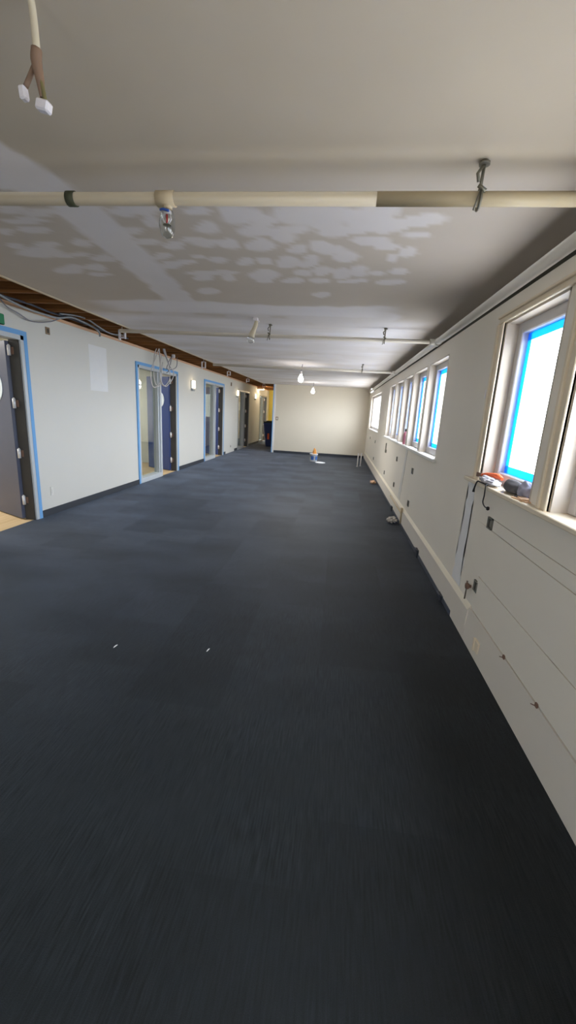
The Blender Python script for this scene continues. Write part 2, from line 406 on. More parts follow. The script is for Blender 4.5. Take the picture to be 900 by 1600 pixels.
struct('baseboard_right', MB().box(XP-0.006, XP, 3.1, YE, 0.0, 0.045, 0.002), M['base_r'], 'thin grey rubber base along the foot of the right wall')

# end wall, hall
we = struct('wall_end', MB().box(XH, XW+0.02, YE, YE+0.14, 0, ZC+0.02), M['wall_e'], 'cream end wall of the long room')
struct('baseboard_end', MB().box(XH+0.0, XW-0.02, YE-0.012, YE, 0, 0.085, 0.003), M['base'], 'charcoal rubber baseboard along the end wall')
tc_ = struct('trim_corner', MB().box(XH-0.005, XH+0.085, YE-0.02, YE+0.16, 0, ZC, 0.003), M['white'], 'white corner trim at the hall end of the end wall')
MB().box(XH-0.008, XH+0.022, YE-0.024, YE-0.019, 0.0, ZC-0.01).build('masking_tape', M['tape'], tc_)
struct('wall_hall', MB().box(XH, XH+0.12, YE+0.14, YH, 0, ZC+0.3), M['wall_e'], 'right wall of the narrow hall past the end wall')
struct('wall_hall_end', MB().box(-3.82, XH+0.12, YH, YH+0.1, 0, 2.76), M['yellow'], 'yellow wall closing the hall')
mb = MB(); mb.box(-3.82, XO, YB-0.1, YB, 0, 0.9); mb.box(-3.82, XO, YB-0.1, YB, 2.2, 2.76); mb.box(-3.82, -1.75, YB-0.1, YB, 0.9, 2.2); mb.box(-0.95, XO, YB-0.1, YB, 0.9, 2.2)  # unseen window opening, added to light the near end of the room
struct('wall_back', mb, M['wall_l'], 'back wall behind the viewpoint, with a narrow window opening added for light')
bb = [(YB, 2.73), (4.70, 7.375), (9.345, 11.25), (13.22, 13.50), (14.72, 15.10), (17.07, 19.30)]
for i, (a, b) in enumerate(bb):
    if i == 0: continue
    txt = {1: 'charcoal baseboard between the first door and the coil of cables', 2: 'charcoal baseboard between the second and third doors', 3: 'short charcoal baseboard stub just past the third door', 4: 'short charcoal baseboard stub just before the fourth door', 5: 'charcoal baseboard in the hall mouth'}[i]
    struct('baseboard_left', MB().box(XL, XL+0.012, a, b, 0, 0.088, 0.003), M['base'], txt)

# side rooms
struct('wall_rooms', MB().box(-7.1, -7.0, YB, YH, 0, ZL), M['room'], 'far wall of the side rooms')
for p in (2.35, 6.55, 10.3, 14.2, 18.2):
    struct('wall_partition', MB().box(-7.0, -3.83, p-0.05, p+0.05, 0, ZL), M['room'], 'pale partition wall between two side rooms')
struct('ceiling_rooms', MB().box(-7.1, -3.90, YB, YH, ZL+0.005, ZL+0.05), M['room'], 'ceiling of the side rooms')
struct('wall_strip', MB().box(-4.02, -3.90, YB, YH, ZL+0.05, 2.80), M['deck'], 'timber closing the open strip above the left wall')

# ceiling: board with joint compound, cream edge, joists and deck above the open strip
MUD = [[-0.778,2.402,0.074,-0.001,-0.023,0.072],[-0.715,2.625,0.068,-0.002,-0.021,0.079],[-0.869,2.629,0.082,-0.002,-0.02,0.062],[-0.858,2.889,0.06,-0.003,-0.019,0.065],[-0.692,2.913,0.048,-0.002,-0.015,0.065],[-0.559,2.886,0.055,-0.002,-0.012,0.064],[-0.956,2.836,0.05,-0.002,-0.01,0.031],[-0.559,2.265,0.112,-0.001,-0.024,0.101],[-0.521,2.452,0.098,-0.002,-0.016,0.082],[-0.458,2.328,0.076,-0.001,-0.012,0.066],[-0.542,2.646,0.08,-0.002,-0.017,0.088],[-0.328,2.692,0.064,-0.002,-0.007,0.072],[-0.409,2.916,0.078,-0.004,-0.013,0.108],[-0.231,2.831,0.052,-0.002,-0.004,0.07],[-0.377,2.525,0.066,-0.002,-0.009,0.071],[-0.241,2.262,0.158,-0.002,-0.009,0.117],[-0.068,2.26,0.085,-0.001,0.0,0.092],[-0.185,2.643,0.068,-0.002,-0.003,0.069],[-0.098,2.443,0.093,-0.002,-0.001,0.08],[-0.118,2.707,0.07,-0.002,-0.001,0.064],[-0.038,2.798,0.086,-0.004,0.001,0.088],[0.095,2.552,0.111,-0.003,0.004,0.055],[0.063,2.305,0.114,-0.001,0.009,0.127],[0.155,2.369,0.102,-0.002,0.011,0.1],[0.098,2.214,0.095,-0.001,0.006,0.072],[0.306,2.318,0.126,-0.002,0.012,0.063],[0.378,2.265,0.06,-0.001,0.007,0.03],[0.34,2.488,0.076,-0.002,0.01,0.052],[0.32,2.714,0.063,-0.002,0.013,0.081],[0.235,2.811,0.046,-0.002,0.008,0.068],[0.191,2.623,0.059,-0.002,0.006,0.05],[-0.184,3.057,0.06,-0.003,-0.003,0.083],[-0.064,3.098,0.064,-0.004,0.001,0.109],[0.054,3.061,0.07,-0.004,0.005,0.106],[0.022,3.266,0.094,-0.006,0.002,0.054],[-0.213,3.268,0.077,-0.005,-0.003,0.068],[-0.32,3.125,0.07,-0.004,-0.005,0.062],[-0.41,3.281,0.066,-0.004,-0.006,0.056],[-0.612,3.181,0.113,-0.007,-0.021,0.118],[-0.626,3.317,0.068,-0.005,-0.008,0.043],[-1.086,3.257,0.081,-0.005,-0.023,0.07],[-0.948,3.137,0.175,-0.01,-0.015,0.051],[-0.879,3.244,0.057,-0.004,-0.022,0.083],[0.193,3.083,0.054,-0.003,0.006,0.059],[0.306,3.047,0.046,-0.003,0.009,0.069],[0.284,3.268,0.106,-0.007,0.008,0.067],[-0.217,3.626,0.067,-0.006,-0.003,0.068],[-1.158,3.588,0.088,-0.007,-0.028,0.086],[-0.285,2.938,0.068,-0.003,-0.005,0.065],[-0.317,2.429,0.095,-0.002,-0.006,0.054],[0.024,2.405,0.06,-0.001,0.003,0.07],[-0.611,2.204,0.059,-0.0,-0.016,0.059],[-0.15,2.374,0.076,-0.001,-0.002,0.048],[-0.781,2.408,0.068,-0.001,-0.025,0.079],[-1.073,2.649,0.062,-0.002,-0.028,0.068],[-0.884,2.589,0.119,-0.003,-0.015,0.043],[-0.841,2.642,0.053,-0.002,-0.016,0.052],[-1.217,2.855,0.06,-0.002,-0.031,0.071],[-0.868,2.884,0.05,-0.002,-0.019,0.063],[-0.968,2.836,0.058,-0.002,-0.012,0.035],[-1.205,2.616,0.07,-0.002,-0.024,0.052],[-1.227,2.447,0.073,-0.001,-0.023,0.045],[-1.061,2.353,0.048,-0.001,-0.032,0.07],[-1.224,3.017,0.072,-0.004,-0.029,0.07],[-1.098,2.94,0.07,-0.003,-0.018,0.047],[-1.023,3.16,0.167,-0.01,-0.016,0.049],[-1.089,3.275,0.078,-0.005,-0.023,0.071],[-1.165,3.599,0.086,-0.007,-0.023,0.072],[-0.774,2.228,0.063,-0.0,-0.018,0.051],[-1.095,2.23,0.143,-0.001,-0.029,0.057],[-1.823,2.458,0.108,-0.002,-0.036,0.046],[-1.763,2.222,0.084,-0.001,-0.041,0.048],[-1.631,2.248,0.097,-0.001,-0.038,0.049],[-2.011,2.479,0.048,-0.001,-0.035,0.041],[-2.055,2.802,0.18,-0.007,-0.074,0.097],[-1.89,2.674,0.077,-0.002,-0.035,0.048],[-1.904,2.861,0.082,-0.003,-0.038,0.055],[-1.78,2.834,0.071,-0.003,-0.035,0.054],[-2.132,2.701,0.07,-0.002,-0.034,0.041],[-2.056,3.137,0.131,-0.007,-0.068,0.101],[-1.821,3.073,0.078,-0.004,-0.045,0.074],[-1.876,3.227,0.082,-0.005,-0.028,0.047],[-1.66,2.896,0.072,-0.003,-0.039,0.065],[-1.642,2.647,0.066,-0.002,-0.035,0.054],[-1.769,2.334,0.131,-0.002,-0.028,0.036],[-1.91,4.678,0.313,-0.042,-0.159,0.387],[-1.022,4.473,0.24,-0.031,-0.053,0.241],[-0.8,4.799,0.378,-0.057,-0.044,0.277],[-0.249,4.453,0.371,-0.05,-0.011,0.267],[0.195,4.393,0.318,-0.043,0.019,0.289],[-0.378,4.161,0.553,-0.065,-0.009,0.116],[-0.06,4.688,0.309,-0.047,0.001,0.222],[-1.016,4.832,0.26,-0.039,-0.033,0.161],[-0.901,6.536,0.629,-0.155,-0.069,0.527],[-0.109,6.519,0.488,-0.125,-0.003,0.517],[-0.369,7.428,0.382,-0.116,-0.016,0.387],[-1.15,3.618,0.098,-0.008,-0.028,0.088],[-0.216,3.645,0.061,-0.005,-0.003,0.065]]
def sm(a, b, x):
    t = max(0.0, min(1.0, (x-a)/(b-a))); return t*t*(3-2*t)
def fbm(x, y): return noise.noise(Vector((x, y, 0.3)))*0.65 + noise.noise(Vector((x*2.3, y*2.3, 4.1)))*0.35
def mud_at(x, y):
    if y < 0.9: return 0.0
    wx = x + 0.035*noise.noise(Vector((x*7, y*7, 1.0))); wy = y + 0.035*noise.noise(Vector((x*7, y*7, 9.0)))
    v = 0.0
    for cx, cy, ax, ay, bx, by in MUD:
        dx, dy = wx-cx, wy-cy
        if abs(dx) > 0.7 or abs(dy) > 0.7: continue
        det = ax*by-ay*bx
        p = (dx*by-dy*bx)/det; q = (ax*dy-ay*dx)/det
        v = max(v, 0.62*sm(1.18, 0.86, math.sqrt(p*p+q*q)))
    t = (wy-2.17)/1.57
    lo, hi = -1.515-0.126*t, -1.235-0.13*t
    if wy < 2.06: lo -= (2.06-wy)*3.0; d_ = max(0.0, 2.0-wy); hi = -1.275-0.18*d_-0.3*d_*d_
    if wy < 4.4: v = max(v, 0.72*sm(lo-0.02, lo+0.02, wx)*sm(hi+0.02, hi-0.02, wx))
    band = sm(3.93, 4.02, wy+0.05*math.sin(x*3))*sm(4.50, 4.36, wy)*sm(0.55, 0.2, wx)
    v = max(v, 0.85*band*sm(-2.6, -2.2, wx))
    if wy > 4.3:
        f = sm(4.3, 4.7, wy)*sm(1.0, 0.5, wx)*max(0.0, min(1.0, 0.72+0.75*fbm(x*0.9, y*2.6)))
        v = max(v, 0.95*f)
    return v
xs = [XE] + [XE+0.03*i for i in range(1, 127)] + [1.15]
ys = [YB, -1, 0, 0.6, 0.9] + [0.9+0.03*i for i in range(1, 181)] + [6.3+0.12*i for i in range(1, 74)] + [YE]
bm = bmesh.new(); grid = [[bm.verts.new((x, y, ZC)) for x in xs] for y in ys]
for j in range(len(ys)-1):
    for i in range(len(xs)-1): bm.faces.new((grid[j][i], grid[j+1][i], grid[j+1][i+1], grid[j][i+1]))
me = bpy.data.meshes.new('ceiling'); bm.to_mesh(me); bm.free()
am = me.attributes.new('mud', 'FLOAT', 'POINT'); ap = me.attributes.new('painted', 'FLOAT', 'POINT')
am.data.foreach_set('value', [mud_at(v.co.x, v.co.y) for v in me.vertices])
ap.data.foreach_set('value', [sm(2.0, 1.85, v.co.y) for v in me.vertices])
me.materials.append(M['ceil'])
ceil = bpy.data.objects.new('ceiling', me); COL.objects.link(ceil)
tag(ceil, 'low patched drywall ceiling of the long room', None, None, 'structure')
MB().box(XE+0.004, 1.15, YB, YE, ZC+0.003, ZC+0.04).build('board_backing', M['room'], ceil)
struct('trim_ceiling_edge', MB().box(XE-0.012, XE+0.02, YB, YE, ZC-0.006, ZC+0.045, 0.004), M['edge'], 'cream edge bead along the cut ceiling beside the open joists')
struct('ceiling_deck', MB().box(-3.95, XE+0.4, YB, YH, 2.74, 2.80), M['deck'], 'dark timber deck above the open joists')
struct('wall_strip_inner', MB().box(XE+0.36, XE+0.42, YB, YH, ZC+0.04, 2.74), M['deck'], 'timber blocking above the ceiling edge')
y = 3.0; k = 0
while y < YH:
    if y > 3.1: struct('beam_joist', MB().box(-3.90, XE+0.36, y-0.02, y+0.02, 2.53, 2.74, 0.003), M['joist'], 'old brown ceiling joist crossing the open strip')
    y += 0.41

# ------------------------------------------------------------------ glazed door units in the left wall
HZ = (0.25, 0.83, 1.42, 2.01)
DL = ['dark door standing open at the left edge, blue tape round its frame', 'navy door and glass sidelight beneath the coiled white cables', 'navy door and sidelight between two lit wall lamps, blue taped frame', 'grey framed door with sidelight beside the hall mouth', 'farthest door and sidelight, inside the hall']
def door_unit(n, y0, fm, lm, tape, deg):
    d = empty('door_%d' % (n+1), (XL, y0+UW/2, 0), DL[n], None, None, 'structure')
    xa, xb = -3.835, XL+0.018
    f = MB(); ZT = 2.185
    f.box(xa, xb, y0+0.042, y0+0.10, 0, ZT, 0.004); f.box(xa, xb, y0+1.875, y0+1.93, 0, ZT, 0.004)
    f.box(xa, xb, y0+0.042, y0+1.93, ZT-0.055, ZT+0.003, 0.004)
    f.box(xa, xb, y0+0.985, y0+1.062, 0, ZT, 0.004)
    f.box(xa+0.02, xb-0.025, y0+0.935, y0+0.99, 0, ZT, 0.003)
    f.box(xa, xb+0.004, y0+0.09, y0+1.0, 0, 0.095, 0.004)
    f.build('door_frame', fm, d)
    MB().box(-3.775, -3.765, y0+0.095, y0+0.95, 0.09, ZT-0.05).build('glass_pane', M['glass_d'], d)
    MB().box(xa+0.004, xb-0.022, y0+1.866, y0+1.8755, 0, ZT-0.05).build('jamb_lining', M['jamb'], d)
    # open leaf
    hx, hy = -3.835, y0+1.85; th = math.radians(deg); dx, dy = math.cos(th), math.sin(th)
    R = Matrix.Rotation(th, 3, 'Z'); w = 0.73
    def at(t, off): return hx+dx*t+dy*off, hy+dy*t-dx*off     # off > 0 is away from the viewer
    cx, cy = at(w/2+0.008, 0.0)
    lf = MB().box(cx-w/2, cx+w/2, cy-0.022, cy+0.022, 0.012, 2.115, 0.003, rot=R).build('door_leaf', lm, d)
    if n == 2:
        cx, cy = at(w*0.50, 0.0)
        MB().box(cx-0.19, cx+0.19, cy-0.026, cy+0.026, 1.20, 1.90, 0.001, rot=R).build('paper_notice', M['disc'], lf)
    else:
        s = MB(); cx, cy = at(w*0.47, 0.0)
        t = bmesh.new(); bmesh.ops.create_cone(t, segments=40, radius1=0.187, radius2=0.187, depth=0.056, cap_ends=True)
        bmesh.ops.rotate(t, cent=(0, 0, 0), matrix=Matrix.Rotation(math.pi/2, 3, 'X'), verts=t.verts)
        bmesh.ops.rotate(t, cent=(0, 0, 0), matrix=R, verts=t.verts)
        bmesh.ops.translate(t, vec=(cx, cy, 1.61), verts=t.verts); s.merge(t)
        s.build('round_panel', M['disc'], lf)
    for hz in HZ:
        h = MB(); h.tube([(hx+0.02, hy-0.005, hz-0.055), (hx+0.02, hy-0.005, hz+0.055)], 0.018, 10)
        h.tube([(hx+0.02, hy-0.005, hz+0.055), (hx+0.02, hy-0.005, hz+0.066)], 0.010, 8)
        h = h.build('hinge', M['hinge'], d)
        MB().box(hx+0.03, hx+0.065, hy+0.010, hy+0.016, hz-0.04, hz+0.04, 0.002).build('hinge_plate', M['rod'], h)
    if tape:
        q = MB(); x0, x1 = xb-0.001, xb+0.0015
        xw0, xw1 = XL-0.001, XL+0.0215
        q.box(xw0, xw1, y0-0.008, y0+0.046, 0, 2.232); q.box(xw0, xw1, y0+1.924, y0+1.976, 0, 2.232); q.box(xw0, xw1, y0+0.046, y0+1.924, 2.182, 2.234)
        q.build('masking_tape', M['tape'], d)
    return d
door_unit(0, UNITS[0], M['frame'], M['leaf_grey'], True, 155)
door_unit(1, UNITS[1], M['frame'], M['leaf'], True, 155)
door_unit(2, UNITS[2], M['frame'], M['leaf'], True, 158)
door_unit(3, UNITS[3], M['frame_grey'], M['leaf_grey'], False, 160)
door_unit(4, UNITS[4], M['frame_grey'], M['jamb'], False, 160)

# ------------------------------------------------------------------ windows
WL = ['window behind the viewpoint', 'window level with the viewpoint', 'window cut off by the right edge of the picture', 'window beside it', 'near window with the tools and cap on its sill', 'nearest of the five far windows', 'second of the five far windows', 'third far window, behind the pink bottle', 'fourth of the five far windows', 'last of the five far windows', 'wide farthest window by the end wall']
def window(n, a, b, taped, mull=()):
    w = empty('window_%d' % n, (XW+0.09, (a+b)/2, WZ0), WL[n-1], None, None, 'structure')
    f = MB(); X0, X1 = 1.095, 1.165; fw = 0.075; z0, z1 = WZ0, WZ1
    f.box(X0, X1, a, a+fw, z0, z1, 0.006); f.box(X0, X1, b-fw, b, z0, z1, 0.006)
    f.box(X0, X1, a+fw, b-fw, z0, z0+fw, 0.006); f.box(X0, X1, a+fw, b-fw, z1-fw, z1, 0.006)
    for my in mull: f.box(X0+0.01, X1-0.01, my-0.03, my+0.03, z0+fw, z1-fw, 0.004)
    f.build('window_frame', M['sash'], w)
    MB().box(1.140, 1.146, a+fw-0.01, b-fw+0.01, z0+fw-0.01, z1-fw+0.01).build('glass_pane', M['glass'], w)
    if taped:
        t = MB(); x0, x1 = 1.136, 1.1395; tw = 0.045; ya, yb, za, zb = a+fw, b-fw, z0+fw, z1-fw
        t.box(x0, x1, ya, ya+tw, za, zb); t.box(x0, x1, yb-tw, yb, za, zb); t.box(x0-0.001, x1, ya, yb, za, za+tw); t.box(x0-0.001, x1, ya, yb, zb-tw, zb)
        t.build('masking_tape', M['tape_w'], w)
    s = MB(); m = (a+b)/2
    # white lining boards of the opening
    s.box(XW-0.001, 1.096, a-0.001, a+0.012, z0, z1); s.box(XW-0.001, 1.096, b-0.012, b+0.001, z0, z1); s.box(XW-0.001, 1.096, a, b, z1-0.012, z1+0.001)
    s.build('reveal', M['reveal'], w)
for i, (a, b) in enumerate(OPEN): window(i+1, a, b, b < 10, (12.1, 13.22) if b > 10 else ())
# casings of the near windows
def casing(y0, y1, z0, z1, vertical, inner):
    m_ = MB(); x = XW
    if vertical:
        w = y1-y0
        m_.box(x-0.016, x+0.001, y0, y1, z0, z1, 0.003)
        if inner < 0: m_.box(x-0.028, x, y1-w*0.30, y1, z0, z1, 0.004); m_.box(x-0.022, x, y0, y0+w*0.22, z0, z1, 0.004)
        else: m_.box(x-0.028, x, y0, y0+w*0.30, z0, z1, 0.004); m_.box(x-0.022, x, y1-w*0.22, y1, z0, z1, 0.004)
    else:
        w = z1-z0
        m_.box(x-0.016, x+0.001, y0, y1, z0, z1, 0.003); m_.box(x-0.028, x, y0, y1, z1-w*0.34, z1, 0.004); m_.box(x-0.022, x, y0, y1, z0, z0+w*0.24, 0.004)
    return m_
struct('trim_casing', casing(2.985, 3.085, WZ0, WZ1+0.0, True, -1), M['cream'], 'cream moulded casing on the far side of the nearest whole window')
struct('trim_casing', casing(2.02, 2.105, WZ0, WZ1+0.0, True, -1), M['cream'], 'cream moulded casing cut by the right edge of the picture')
struct('trim_casing_head', casing(0.1, 3.085, WZ1, WZ1+0.052, False, 0), M['cream'], 'cream moulded head casing over the nearest windows')
struct('trim_sill', MB().box(0.968, 1.10, -0.1, 3.20, 1.080, 1.106, 0.004), M['cream'], 'cream sill board under the nearest windows')
struct('trim_sill_far', MB().box(0.985, 1.10, 4.36, 9.30, 1.072, 1.106, 0.005), M['white'], 'white sill under the row of five far windows')
struct('trim_sill_farthest', MB().box(1.005, 1.10, 10.93, 14.25, 1.085, 1.106, 0.004), M['white'], 'white sill under the wide farthest window')

# ------------------------------------------------------------------ sprinkler pipes
p = empty('sprinkler_main', (0.975, 6, PZ), 'long grey-white pipe running above the windows', 'pipe')
MB().tube([(0.978, YB, PZ), (0.978, YE, PZ)], 0.033, 18).build('pipe', M['pipe_w'], p)
for yy in (1.826, 4.84, 8.15):
    MB().tube([(0.978, yy-0.055, PZ), (0.978, yy+0.055, PZ)], 0.040, 16).tube([(0.96, yy, PZ), (0.90, yy, PZ)], 0.031, 14).build('tee_fitting', M['pipe_w'], p)
def hanger(x, y, z, parent):
    h = MB(); h.tube([(x, y, z+0.03), (x+0.004, y+0.004, ZC-0.012)], 0.006, 8); h.lathe([(0.02, 0), (0.02, 0.008), (0.012, 0.014)], (x+0.004, y+0.004, ZC-0.015), 10)
    ring = [(x, y+0.031*math.cos(t*math.pi/8), z+0.036*math.sin(t*math.pi/8)) for t in range(16)]
    h.tube(ring, 0.005, 6, closed=True)
    h.tube([(x-0.004, y-0.01, z+0.10), (x-0.02, y-0.016, z+0.075), (x-0.012, y-0.012, z+0.05)], 0.006, 6)
    h.tube([(x-0.004, y-0.03, z+0.02), (x-0.022, y-0.034, z-0.05)], 0.004, 6)
    h.tube([(x+0.012, y-0.032, z+0.012), (x-0.016, y-0.032, z+0.03)], 0.007, 6)
    return h.build('pipe_hanger', M['steel'], parent)
def branch(y, r, label, x0, hangs):
    b = empty('sprinkler_branch', (0, y, PZ), label, 'pipe', 'ceiling branch pipes')
    pp = [(x0, y, PZ), (0.897, y, PZ)]
    if x0 > -2: pp = [(x0-0.03, y, ZC), (x0-0.03, y, PZ+0.04), (x0-0.02, y, PZ+0.012)] + [(x0+0.01, y, PZ), (0.897, y, PZ)]
    MB().tube(pp, r, 16).build('pipe', M['pipe'] if r > 0.0225 and y < 3 else M['pipe_far'], b)
    for x in hangs: hanger(x, y, PZ, b)
    return b
b1 = branch(1.826, 0.0235, 'nearest cream pipe crossing the whole ceiling, with a dark coupling', -2.9, [0.45])
MB().tube([(-1.185, 1.826, PZ), (-1.150, 1.826, PZ)], 0.0275, 16).build('coupling', M['olive'], b1)
MB().tube([(-0.80, 1.826, PZ), (-0.725, 1.826, PZ)], 0.0285, 16).tube([(-0.755, 1.826, PZ), (-0.755, 1.826, PZ-0.045)], 0.017, 14).build('tee_fitting', M['tan'], b1)
MB().tube([(0.075, 1.826, PZ), (0.90, 1.826, PZ)], 0.0242, 16).build('pipe_sleeve', M['pipe_y'], b1)
b2 = branch(4.84, 0.021, 'thin cream pipe crossing the ceiling just past the unlit bulb', -2.6, [0.42, -0.84])
b3 = branch(8.15, 0.024, 'far cream pipe crossing the ceiling near the lit bulbs', -2.5, [0.36])

# sprinkler head in a clear plastic bag
sx, sy, sz = -0.757, 1.820, PZ-0.045
s = empty('fire_sprinkler', (sx, sy, sz), 'sprinkler head with red bulb in a clear bag under the nearest pipe', 'sprinkler')
MB().lathe([(0.014, 0), (0.018, -0.006), (0.018, -0.012), (0.011, -0.016)], (sx, sy, sz+0.004), 12).tube([(sx-0.012, sy, sz-0.01), (sx-0.017, sy, sz-0.03), (sx-0.004, sy, sz-0.048)], 0.0035, 8).tube([(sx+0.012, sy, sz-0.01), (sx+0.017, sy, sz-0.03), (sx+0.004, sy, sz-0.048)], 0.0035, 8).build('frame', M['conn'], s)
MB().tube([(sx, sy, sz-0.012), (sx, sy, sz-0.044)], 0.0042, 10).build('glass_bulb', M['red'], s)
MB().lathe([(0.005, -0.046), (0.016, -0.049), (0.016, -0.052), (0.004, -0.053)], (sx, sy, sz), 16).build('deflector', M['steel'], s)
MB().tube([(sx-0.024, sy-0.006, sz+0.002), (sx-0.008, sy-0.021, sz-0.002), (sx+0.016, sy-0.018, sz-0.006)], 0.005, 8, spline=4).build('bag_tie', M['blue'], s)
mb = MB(); rg = []
prof = [(0.020, 0.004), (0.026, -0.012), (0.031, -0.035), (0.030, -0.06), (0.026, -0.08), (0.020, -0.092), (0.006, -0.097)]
mb.lathe(prof, (sx, sy, sz), 28)
for v in mb.bm.verts:
    k = noise.noise(v.co*90)*0.006; d = Vector((v.co.x-sx, v.co.y-sy, 0)); v.co += d*(k*30) + Vector((0, 0, k*0.6))
mb.build('plastic_bag', M['plastic'], s)

# hanging wires above the camera
w = empty('hanging_wires', (-0.805, 1.15, ZC), 'beige cord ending in brown wires and white connectors, at upper left', 'cable')
MB().tube([(-0.800, 1.13, ZC), (-0.806, 1.15, 2.40), (-0.803, 1.15, 2.32)], 0.0085, 10, spline=4).build('cord', M['cable_c'], w)
MB().tube([(-0.803, 1.15, 2.325), (-0.806, 1.15, 2.30), (-0.800, 1.15, 2.26), (-0.797, 1.15, 2.225)], [0.012, 0.013, 0.010, 0.006], 10, spline=4).tube([(-0.806, 1.155, 2.31), (-0.822, 1.155, 2.285), (-0.842, 1.152, 2.25)], 0.006, 8, spline=4).build('wire', M['cable_b'], w)
MB().tube([(-0.800, 1.147, 2.27), (-0.792, 1.147, 2.24), (-0.790, 1.15, 2.215)], 0.005, 8, spline=4).build('wire', M['cable_o'], w)
MB().box(-0.812, -0.778, 1.138, 1.162, 2.196, 2.220, 0.004, rot=Matrix.Rotation(0.25, 3, 'Y')).build('connector', M['conn'], w)
MB().box(-0.857, -0.839, 1.142, 1.162, 2.222, 2.252, 0.004, rot=Matrix.Rotation(-0.1, 3, 'Y')).build('connector', M['conn'], w)

# temporary bulbs
def bulb_profile(r): return [(r*0.42, 0), (r*0.45, -r*0.5), (r*0.8, -r*1.1), (r, -r*1.8), (r*0.92, -r*2.4), (r*0.6, -r*2.8), (r*0.1, -r*2.95)]
def temp_bulb(x, y, zb, r, lit, label):
    b = empty('pendant_bulb', (x, y, zb), label, 'bulb', 'temporary ceiling bulbs')
    top = zb+r*1.8
    MB().tube([(x+0.02, y, ZC), (x+0.012, y, ZC-0.06), (x, y, top+0.05)], 0.006, 8, spline=5).build('cord', M['cable_k'], b)
    MB().lathe([(0.012, 0.06), (0.02, 0.055), (0.022, 0.0), (r*0.42, -0.004)], (x, y, top), 16).build('socket', M['conn'], b)
    MB().lathe(bulb_profile(r), (x, y, top), 24).build('bulb', M['lit' if lit else 'bulbglass'], b)
    return b
temp_bulb(-0.825, 8.6, 2.147, 0.052, True, 'nearer of the two lit bulbs hanging from the ceiling')
temp_bulb(-0.885, 13.5, 2.157, 0.055, True, 'farther of the two lit bulbs, before the end wall')
x, y = -0.97, 4.55
b = empty('pendant_bulb', (x, y, ZC), 'unlit bulb in a cream sleeve hanging from the ceiling', 'bulb', 'temporary ceiling bulbs')
MB().box(x+0.0, x+0.05, y-0.025, y+0.025, ZC-0.03, ZC, 0.004).tube([(x+0.03, y, ZC-0.02), (x+0.062, y, ZC-0.035)], 0.009, 8).build('ceiling_clip', M['conn'], b)
MB().tube([(x+0.035, y, ZC-0.025), (x+0.028, y, ZC-0.07), (x+0.008, y, ZC-0.12), (x-0.010, y, ZC-0.165), (x-0.018, y, ZC-0.19)], [0.016, 0.022, 0.024, 0.031, 0.036], 16, spline=4).build('sleeve', M['cable_c'], b)
MB().lathe([(0.034, 0.012), (0.040, -0.01), (0.040, -0.03), (0.030, -0.052), (0.008, -0.06)], (x-0.020, y, ZC-0.19), 20).build('bulb', M['bulbglass'], b)

# ------------------------------------------------------------------ cables and brackets in the open strip
def cable(name, pts, r, m, label, group=None, cat='cable'):
    return tag(MB().tube(pts, r, 8, spline=5).build(name, m), label, cat, group)
cable('ceiling_conduit', [(-3.5, 3.7, 2.56), (-3.5, 4.162, 2.485), (-3.5, 4.327, 2.46), (-3.5, 4.555, 2.444), (-3.5, 4.811, 2.447), (-3.5, 5.038, 2.46), (-3.5, 5.291, 2.521), (-3.5, 5.534, 2.517), (-3.5, 5.827, 2.493), (-3.5, 5.934, 2.446), (-3.52, 5.97, 2.41)], 0.013, M['galv'], 'grey flexible conduit sagging along the open strip above the left wall')
cable('ceiling_cable', [(-3.66, 4.30, 2.53), (-3.645, 4.402, 2.437), (-3.64, 4.561, 2.402), (-3.64, 4.722, 2.362), (-3.64, 4.88, 2.373), (-3.64, 5.087, 2.423), (-3.64, 5.238, 2.483), (-3.62, 5.438, 2.571)], 0.007, M['cable_g'], 'thin grey cable looping below the top of the left wall near first door')
cable('ceiling_cable', [(-3.6, 3.9, 2.56), (-3.6, 4.276, 2.52), (-3.6, 4.494, 2.525), (-3.6, 4.731, 2.53), (-3.6, 4.998, 2.52), (-3.6, 5.298, 2.53), (-3.6, 5.709, 2.53), (-3.6, 6.363, 2.525), (-3.6, 6.95, 2.54)], 0.012, M['cable_k'], 'dark cable lying along the timber top plate of the left wall')
cable('ceiling_cable', [(-3.45, 5.0, 2.50), (-3.42, 5.25, 2.535), (-3.4, 5.5, 2.54), (-3.4, 5.8, 2.49), (-3.42, 6.1, 2.47), (-3.45, 6.5, 2.52)], 0.010, M['galv'], 'pale grey cable bending down beside the flexible conduit')
L1 = [[(-3.58, 8.067, 2.60), (-3.58, 7.915, 2.4), (-3.58, 7.868, 2.048), (-3.58, 7.944, 1.877), (-3.58, 8.119, 1.865), (-3.58, 8.22, 2.079), (-3.58, 8.144, 2.371), (-3.58, 8.123, 2.60)],
      [(-3.55, 8.096, 2.60), (-3.55, 7.884, 2.338), (-3.55, 7.679, 2.088), (-3.55, 7.745, 1.829), (-3.55, 7.974, 1.86), (-3.56, 8.18, 2.05), (-3.56, 8.12, 2.40), (-3.56, 8.08, 2.6)],
      [(-3.52, 8.182, 2.60), (-3.52, 8.297, 2.438), (-3.52, 8.445, 2.236), (-3.52, 8.504, 2.104), (-3.52, 8.434, 1.973), (-3.52, 8.241, 1.873), (-3.53, 8.12, 1.889), (-3.53, 8.02, 2.1), (-3.53, 8.12, 2.45)],
      [(-3.50, 8.182, 2.60), (-3.50, 8.385, 2.328), (-3.50, 8.638, 2.18), (-3.50, 8.6, 2.05), (-3.50, 8.4, 1.921), (-3.50, 8.209, 1.858), (-3.51, 8.05, 1.95), (-3.5, 8.10, 2.3)]]
